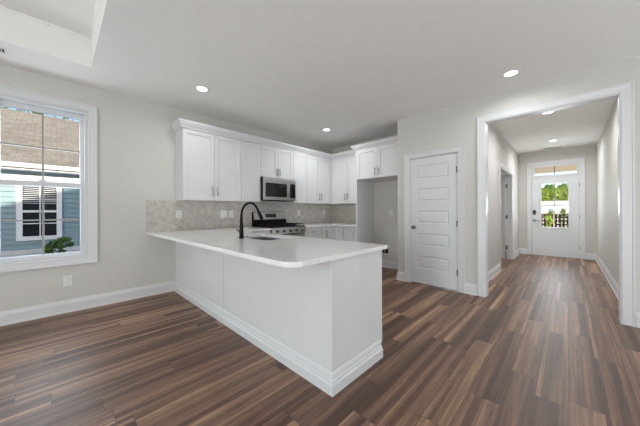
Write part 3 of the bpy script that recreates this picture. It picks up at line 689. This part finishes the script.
for xx, yy in ((2.66, 3.76), (2.66, 4.02), (2.917, 3.89), (3.17, 3.76), (3.17, 4.02)):
    MB().tube([(xx, yy, 0.9165), (xx, yy, 0.928), (xx, yy, 0.934)], [0.045, 0.042, 0.030], 20).build('burner', MIRON, t)
bgd = MB().prism([(rx0, ry1, 0.90), (rx0, ry1 - 0.07, 0.90), (rx0, ry1 - 0.07, 1.02), (rx0, ry1 - 0.035, 1.175), (rx0, ry1, 1.175)], (rx1 - rx0, 0, 0)).build('backguard', MBLACK, t, 0.004)
def slant(x0_, x1_, za, zb, d, name, mt, par):
    yy = lambda z: ry1 - 0.07 + (z - 1.02) / 0.155 * 0.035
    return MB().prism([(x0_, yy(za), za), (x0_, yy(za) - d, za + d * 0.2), (x0_, yy(zb) - d, zb + d * 0.2), (x0_, yy(zb), zb)], (x1_ - x0_, 0, 0)).build(name, mt, par)
fp = slant(rx0 + 0.012, rx1 - 0.004, 1.03, 1.165, 0.006, 'control_face', MSTEEL, bgd)
slant(2.80, 3.04, 1.065, 1.135, 0.009, 'display', MBLKGLASS, fp)

# ------------------------------------------------------------------ microwave
mx0, mx1, my0, mz0, mz1 = 2.531, 3.287, 3.845, 1.385, 1.802
t = thing('microwave', (2.91, YL, mz0), 'stainless over the range microwave with black glass door', 'microwave')
MB().box(mx0, mx1, my0 + 0.012, YL - 0.012, mz0, mz1, 0.004).build('body', MBLACK, t)
MB().box(mx0 + 0.002, mx1 - 0.002, my0 + 0.002, my0 + 0.012, 1.738, mz1 - 0.002, 0.004).build('vent_grille', MSTEEL, t)
d = MB().box(mx0 + 0.002, 3.125, my0, my0 + 0.012, mz0 + 0.006, 1.735, 0.004).build('door', MSTEEL, t)
MB().box(mx0 + 0.050, 3.055, my0 - 0.003, my0 + 0.001, mz0 + 0.062, 1.700).build('window', MBLKGLASS, d)
MB().tube([(3.092, my0 - 0.035, mz0 + 0.06), (3.092, my0 - 0.035, 1.71)], 0.010, 12).tube([(3.092, my0, mz0 + 0.08), (3.092, my0 - 0.035, mz0 + 0.08)], 0.007, 8).tube([(3.092, my0, 1.69), (3.092, my0 - 0.035, 1.69)], 0.007, 8).build('handle', MSTEEL, d)
c = MB().box(3.127, mx1 - 0.002, my0 + 0.001, my0 + 0.012, mz0 + 0.006, 1.735, 0.004).build('control_panel', MSTEEL, t)
MB().box(3.138, mx1 - 0.022, my0 - 0.002, my0 + 0.002, mz0 + 0.05, 1.71).build('keypad', MBLKGLASS, c)

# ------------------------------------------------------------------ plates and outlets
def plate(name, label, cat, axis, c, out, a, z, w=0.072, h=0.117, kind='outlet', group=None, gang=1, horiz=False, pm_=None, sm_=None):
    pm_ = pm_ or MPLATE; sm_ = sm_ or MSLOT
    if axis == 'y': loc = (a, c, z)
    else: loc = (c, a, z)
    t = thing(name, loc, label, cat, group)
    def bx(m, a0, a1, d0, d1, z0, z1, bev=0):
        if axis == 'y': m.box(a + a0, a + a1, c + out * d0, c + out * d1, z + z0, z + z1, bev)
        else: m.box(c + out * d0, c + out * d1, a + a0, a + a1, z + z0, z + z1, bev)
        return m
    bx(MB(), -w / 2, w / 2, 0.0006, 0.007, -h / 2, h / 2, 0.002).build('cover_plate', pm_, t)
    for gi in range(gang):
        o = (gi - (gang - 1) / 2) * 0.046
        if kind == 'outlet':
            for s_ in (-0.021, 0.021):
                da, dz = (s_, 0) if horiz else (o, s_)
                r = bx(MB(), da - 0.016, da + 0.016, 0.0072, 0.0095, dz - 0.014, dz + 0.014, 0.002).build('receptacle', pm_, t)
                q = MB()
                for k_ in (-0.006, 0.006):
                    if horiz: bx(q, da - 0.005, da + 0.004, 0.0096, 0.0102, dz + k_ - 0.0014, dz + k_ + 0.0014)
                    else: bx(q, da + k_ - 0.0014, da + k_ + 0.0014, 0.0096, 0.0102, dz - 0.002, dz + 0.008)
                q.build('slot', sm_, r)
        elif kind == 'switch':
            bx(MB(), o - 0.016, o + 0.016, 0.0072, 0.011, -0.033, 0.033, 0.002).build('rocker', MPLATE, t)
    return t
plate('wall_outlet', 'white outlet on wall below the window', 'outlet', 'y', YL, -1, 0.088, 0.372, 0.08, 0.125)
plate('wall_outlet', 'white outlet on tile at left end of backsplash', 'outlet', 'y', YL - 0.009, -1, 1.287, 1.145, 0.085, 0.12)
plate('light_switch', 'wider white switch plate on tile left of the faucet', 'switch', 'y', YL - 0.009, -1, 1.992, 1.142, 0.115, 0.12, 'switch', gang=2)
plate('wall_outlet', 'white outlet on tile between wider switch plate and faucet arc', 'outlet', 'y', YL - 0.009, -1, 2.130, 1.142, 0.08, 0.12)
plate('wall_outlet', 'white outlet on tile just right of the range', 'outlet', 'y', YL - 0.009, -1, 3.697, 1.150, 0.08, 0.12)
plate('wall_outlet', 'white outlet on tile near the kitchen corner', 'outlet', 'y', YL - 0.009, -1, 4.50, 1.150, 0.08, 0.12)
plate('wall_outlet', 'white outlet high on the wall in the refrigerator space', 'outlet', 'x', XB, -1, 2.622, 1.150, 0.075, 0.12)
plate('wall_outlet', 'white outlet set sideways on the peninsula end panel', 'outlet', 'y', PY0, -1, 1.567, 0.775, 0.118, 0.07, horiz=True, pm_=MPEN, sm_=MGREY)
t = thing('water_valve_box', (XB, 2.75, 0.35), 'white recessed water valve box low in the refrigerator space', 'valve box')
m = MB(); bz = 0.36; by0 = 2.755; w = 0.09
for q in ((by0 - w, by0 - w + 0.02, bz - w, bz + w), (by0 + w - 0.02, by0 + w, bz - w, bz + w), (by0 - w + 0.02, by0 + w - 0.02, bz + w - 0.02, bz + w), (by0 - w + 0.02, by0 + w - 0.02, bz - w, bz - w + 0.02)):
    m.box(XB - 0.012, XB - 0.0006, *q)
m.build('box_frame', MPLATE, t)
MB().box(XB - 0.004, XB - 0.0006, by0 - w + 0.02, by0 + w - 0.02, bz - w + 0.02, bz + w - 0.02).build('box_back', MHOLE, t)
MB().tube([(XB - 0.005, by0, bz - 0.02), (XB - 0.05, by0, bz - 0.02)], 0.011, 10).tube([(XB - 0.035, by0, bz - 0.05), (XB - 0.035, by0, bz + 0.03)], 0.010, 10).build('valve', MCHROME, t)

# ------------------------------------------------------------------ ceiling lights and vents
def downlight(x, y, label, power=None):
    t = thing('recessed_light', (x, y, CE), label, 'ceiling light', 'recessed ceiling lights')
    MB().ring((x, y), 0.062, 0.085, CE - 0.007, CE - 0.0004).build('trim_ring', MPLATE, t)
    MB().tube([(x, y, CE - 0.0006), (x, y, CE - 0.004)], 0.0625, 28).build('lens', MLENS, t)
    d = bpy.data.lights.new('downlight_lamp', 'AREA'); d.shape = 'DISK'; d.size = 0.12; d.energy = power or DOWNLIGHT; d.color = (0.97, 0.985, 1.0); d.spread = math.radians(165)
    o = bpy.data.objects.new('downlight_lamp', d); COL.objects.link(o); o.parent = t; o.location = (0, 0, -0.012)
downlight(1.282, 3.312, 'lit round recessed ceiling light over the peninsula near the window wall')
downlight(3.582, 3.293, 'lit round recessed ceiling light in the kitchen corner before the wall cabinets', 11)
downlight(3.589, 0.456, 'lit round recessed ceiling light in front of the cased opening')
downlight(5.43, 0.218, 'lit round recessed ceiling light just inside the hall', 18)
downlight(7.72, 0.229, 'lit round recessed ceiling light in the hall near the front door', 18)
def register(x0_, x1_, y0_, y1_, label, along='x'):
    t = thing('ceiling_vent', (0.5 * (x0_ + x1_), 0.5 * (y0_ + y1_), CE), label, 'vent')
    m = MB(); b = 0.022; z0, z1 = CE - 0.008, CE - 0.0005
    m.box(x0_, x1_, y0_, y0_ + b, z0, z1); m.box(x0_, x1_, y1_ - b, y1_, z0, z1); m.box(x0_, x0_ + b, y0_ + b, y1_ - b, z0, z1); m.box(x1_ - b, x1_, y0_ + b, y1_ - b, z0, z1)
    m.build('vent_frame', MPLATE, t)
    MB().box(x0_ + b, x1_ - b, y0_ + b, y1_ - b, CE - 0.0025, CE - 0.0006).build('vent_opening', MHOLE, t)
    m = MB()
    if along == 'x':
        n = int((x1_ - x0_ - 2 * b) / 0.022)
        for i in range(n): m.box(x0_ + b + 0.006 + i * 0.022, x0_ + b + 0.012 + i * 0.022, y0_ + b, y1_ - b, CE - 0.007, CE - 0.003)
    else:
        n = int((y1_ - y0_ - 2 * b) / 0.022)
        for i in range(n): m.box(x0_ + b, x1_ - b, y0_ + b + 0.006 + i * 0.022, y0_ + b + 0.012 + i * 0.022, CE - 0.007, CE - 0.003)
    m.build('louver', MPLATE, t)
register(-0.66, -0.325, 3.81, 3.95, 'ceiling register between tray and window wall at left frame edge')
register(8.50, 8.64, 0.08, 0.45, 'small ceiling register in the hall above the front door', 'y')

# ------------------------------------------------------------------ neighbour house
NY = 12.3
t = thing('neighbor_house', (-1, NY, -0.14), 'blue lap sided house with beige shingle roof outside the window', 'house')
pts = []; z = 0.0; course = 0.165
m = MB(); zz = 0.02
prof = []
while zz < 2.15:
    prof += [(NY - 0.034, zz), (NY - 0.010, zz + course - 0.012), (NY + 0.01, zz + course - 0.012), (NY + 0.01, zz + course)]; zz += course
prof = [(-9, y, z) for y, z in prof] + [(-9, NY + 0.1, zz), (-9, NY + 0.1, 0.02)]
m.prism(prof, (16, 0, 0)).build('siding', MSIDING, t)
MB().box(-9, 7, NY - 0.015, NY + 0.1, -0.134, 0.02).build('foundation', MCONC, t)
MB().box(-9, 7, NY + 0.1, 25, -0.134, 2.5).build('body', MSIDING, t)
MB().box(-9, 7, NY - 0.03, NY + 0.1, 2.10, 2.36).build('frieze_board', MSOFFIT, t)
MB().box(-9.3, 7.3, 11.9, NY + 0.1, 2.50, 2.53).build('soffit', MSOFFIT, t)
MB().prism([(-9.4, 11.88, 2.66), (-9.4, 18.7, 6.02), (-9.4, 25.5, 2.66), (-9.4, 25.5, 2.56), (-9.4, 18.7, 5.9), (-9.4, 11.88, 2.56)], (16.8, 0, 0)).build('roof', MSHINGLE, t)
MB().prism([(-9.4, 11.87, 2.66), (-9.4, 11.77, 2.68), (-9.4, 11.78, 2.60), (-9.4, 11.82, 2.55), (-9.4, 11.87, 2.55)], (16.8, 0, 0)).build('gutter', MSOFFIT, t)
wx0, wx1, wz0, wz1 = -0.75, -0.006, 0.425, 2.02
w = MB().sweep([(wx0, NY - 0.035, wz0), (wx0, NY - 0.035, wz1), (wx1, NY - 0.035, wz1), (wx1, NY - 0.035, wz0)], (0, -1, 0), [(0, 0), (0, 0.03), (0.13, 0.03), (0.13, 0)], closed=True).build('window', MSOFFIT, t)
MB().box(wx0, wx1, NY - 0.038, NY - 0.036, wz0, wz1).build('pane', MDARKPANE, w)
m = MB(); yb = NY - 0.042
for z_, h_ in ((1.22, 0.035), (1.60, 0.016), (0.83, 0.014)): m.box(wx0, wx1, yb - 0.012, yb + 0.001, z_ - h_, z_ + h_)
m.box(0.5 * (wx0 + wx1) - 0.015, 0.5 * (wx0 + wx1) + 0.015, yb - 0.012, yb + 0.001, wz0, wz1); m.build('muntin', MSOFFIT, w)
m = MB()
for i in range(9): m.box(wx0 + 0.01, wx1 - 0.01, NY - 0.0395, NY - 0.0385, 1.47 + i * 0.06, 1.487 + i * 0.06)
m.build('blind', MBLIND, w)

# shrub by the neighbour wall
t = thing('shrub', (0.06, 11.3, -0.135), 'dark green leafy shrub outside under the neighbor window', 'shrub')
m = MB(); bl = []
for _ in range(20):
    a, b = random.uniform(-0.30, 0.30), random.uniform(-0.22, 0.22); hz = random.uniform(0.10, 0.52)
    if abs(a) > 0.2: hz = random.uniform(0.12, 0.30)
    bl.append(((0.06 + a, 11.3 + b, -0.135 + hz), (0.11, 0.11, 0.07)))
m.leaves(bl, 1100, 0.045).build('foliage', MLEAFD, t)
m = MB()
for (c, r) in bl[:10]: m.tube([(0.06, 11.3, -0.135), (c[0] * 0.5 + 0.03, 0.5 * (c[1] + 11.3), c[2] - 0.08), c], [0.012, 0.008, 0.004], 6)
m.build('stem', MTRUNK, t)

# ------------------------------------------------------------------ trees, far house, porch chairs
def tree(x, y, z0, h, r, mt, label, group, n=1500):
    t = thing('tree', (x, y, z0), label, 'tree', group); bl = []
    for _ in range(11):
        a = random.uniform(0, 2 * PI); q = random.uniform(0, 0.65) * r; hz = random.uniform(0.35, 0.88)
        bl.append(((x + q * math.cos(a), y + q * math.sin(a), z0 + h * hz), (r * 0.45, r * 0.45, h * 0.14)))
    bl.append(((x, y, z0 + h * 0.86), (r * 0.35, r * 0.35, h * 0.12)))
    MB().leaves(bl, n, max(0.12, r * 0.11)).build('crown', mt, t)
    MB().tube([(x, y, z0 - 0.1), (x + 0.1, y, z0 + h * 0.5), (x, y + 0.1, z0 + h * 0.8)], [h * 0.022, h * 0.014, h * 0.005], 8).build('trunk', MTRUNK, t)
def ray(px, d): # point at camera depth d seen at column px, for laying out what stands outdoors
    tt = (px - 320) / FPX; p = fw * d + rt * tt * d; return p.x, p.y
names = ['at the left frame edge', 'second from the left frame edge', 'third from the left frame edge', 'just left of the centre window bar', 'just right of the centre window bar', 'second from the right window side', 'nearest the right window side']
for i_, (px, nm) in enumerate(zip((-12, 4, 22, 36, 53, 66, 84), names)):
    y = 31.0 if i_ % 2 else 36.5
    tt = (px - 320) / FPX; x = y * (math.cos(A) + tt * math.sin(A)) / (math.sin(A) - tt * math.cos(A))
    tree(x, y, -0.15, 1.55 + 0.2586 * y + random.uniform(0.2, 1.0), 1.05, MLEAFG, 'treetop showing over the neighbor roof, ' + nm, 'treetops over the neighbor roof', 1300)
fr = [(538, 80, 9.4, MLEAFG), (542.5, 68, 7.4, MLEAFY), (547, 74, 9.2, MLEAFG), (551, 80, 9.9, MLEAFG), (555, 68, 7.2, MLEAFY), (560, 74, 9.0, MLEAFG), (564, 80, 10.4, MLEAFG), (568, 68, 7.8, MLEAFY), (573, 74, 9, MLEAFG)]
nm = ['leftmost', 'second from left', 'third from left', 'fourth from left', 'middle', 'fourth from right', 'third from right', 'second from right', 'rightmost']
for (px, d, h, mt), n_ in zip(fr, nm):
    x, y = ray(px, d)
    tree(x, y, 0.7, h * 0.9, 1.75, mt, n_ + ' of the trees seen through the front door glass', 'trees beyond the front door', 2200)
# pale house across the street
x, y = ray(556, 60); x0_, y0_ = x, y
t = thing('far_house', (x, y, 0.7), 'pale blue house with light roof across the street', 'house')
MB().box(x, x + 7, y - 7, y + 7, 0.6, 2.5).build('wall', MSTONEW, t)
MB().prism([(x - 0.5, y - 7.5, 2.45), (x + 3.5, y - 7.5, 3.5), (x + 7.5, y - 7.5, 2.45)], (0, 15, 0)).build('roof', MFARROOF, t)
for i, yy in enumerate((-4.8, -1.6, 1.9, 4.6)):
    f_ = MB().box(x - 0.06, x, y + yy - 0.55, y + yy + 0.55, 1.2, 2.2).build('window', MSOFFIT, t)
    MB().box(x - 0.08, x - 0.06, y + yy - 0.42, y + yy + 0.42, 1.3, 2.1).build('pane', MGREY, f_)
def porch_chair(cx, cy, label):
    t = thing('porch_chair', (cx, cy, -0.03), label, 'chair', 'porch chairs')
    w_, dpt = 0.19, 0.2
    MB().box(cx - dpt, cx + dpt, cy - w_, cy + w_, 0.56, 0.59, 0.005).build('seat', MBLACK, t)
    for sx in (-dpt + 0.015, dpt - 0.015):
        for sy in (-w_ + 0.015, w_ - 0.015):
            MB().box(cx + sx - 0.013, cx + sx + 0.013, cy + sy - 0.013, cy + sy + 0.013, -0.0295, 0.56).build('leg', MBLACK, t)
    m = MB(); bx0 = cx - dpt
    for k_ in range(5): m.box(bx0, bx0 + 0.025, cy - w_ + k_ * 0.084, cy - w_ + k_ * 0.084 + 0.044, 0.59, 1.06)
    for z_ in (0.62, 0.73, 0.84, 0.95, 1.02): m.box(bx0 + 0.002, bx0 + 0.023, cy - w_, cy + w_, z_, z_ + 0.045)
    m.build('backrest', MBLACK, t)
porch_chair(10.62, 0.50, 'dark lattice backed chair outside, left of two seen through door glass')
porch_chair(10.62, 0.085, 'dark lattice backed chair outside, right of two seen through door glass')
def plant(x, y, h, r, label):
    t = thing('porch_plant', (x, y, -0.03), label, 'plant', None)
    MB().tube([(x, y, -0.0295), (x, y, 0.02), (x, y, 0.42), (x, y, 0.44)], [0.10, 0.11, 0.14, 0.15], 20).build('pot', MCREAM, t)
    bl = [((x + random.uniform(-r, r) * 0.5, y + random.uniform(-r, r) * 0.5, 0.45 + random.uniform(0.05, h - 0.45)), (r * 0.6, r * 0.6, 0.10)) for _ in range(12)]
    MB().leaves(bl, 500, 0.03).build('foliage', MLEAFY, t)
    MB().tube([(x, y, 0.42), (x + 0.01, y, h * 0.7)], [0.012, 0.006], 6).build('stem', MTRUNK, t)
plant(10.05, 0.385, 1.20, 0.10, 'leafy green plant outside standing between the two dark chairs')
plant(11.35, 0.105, 1.20, 0.10, 'small leafy plant outside showing above the right dark chair')
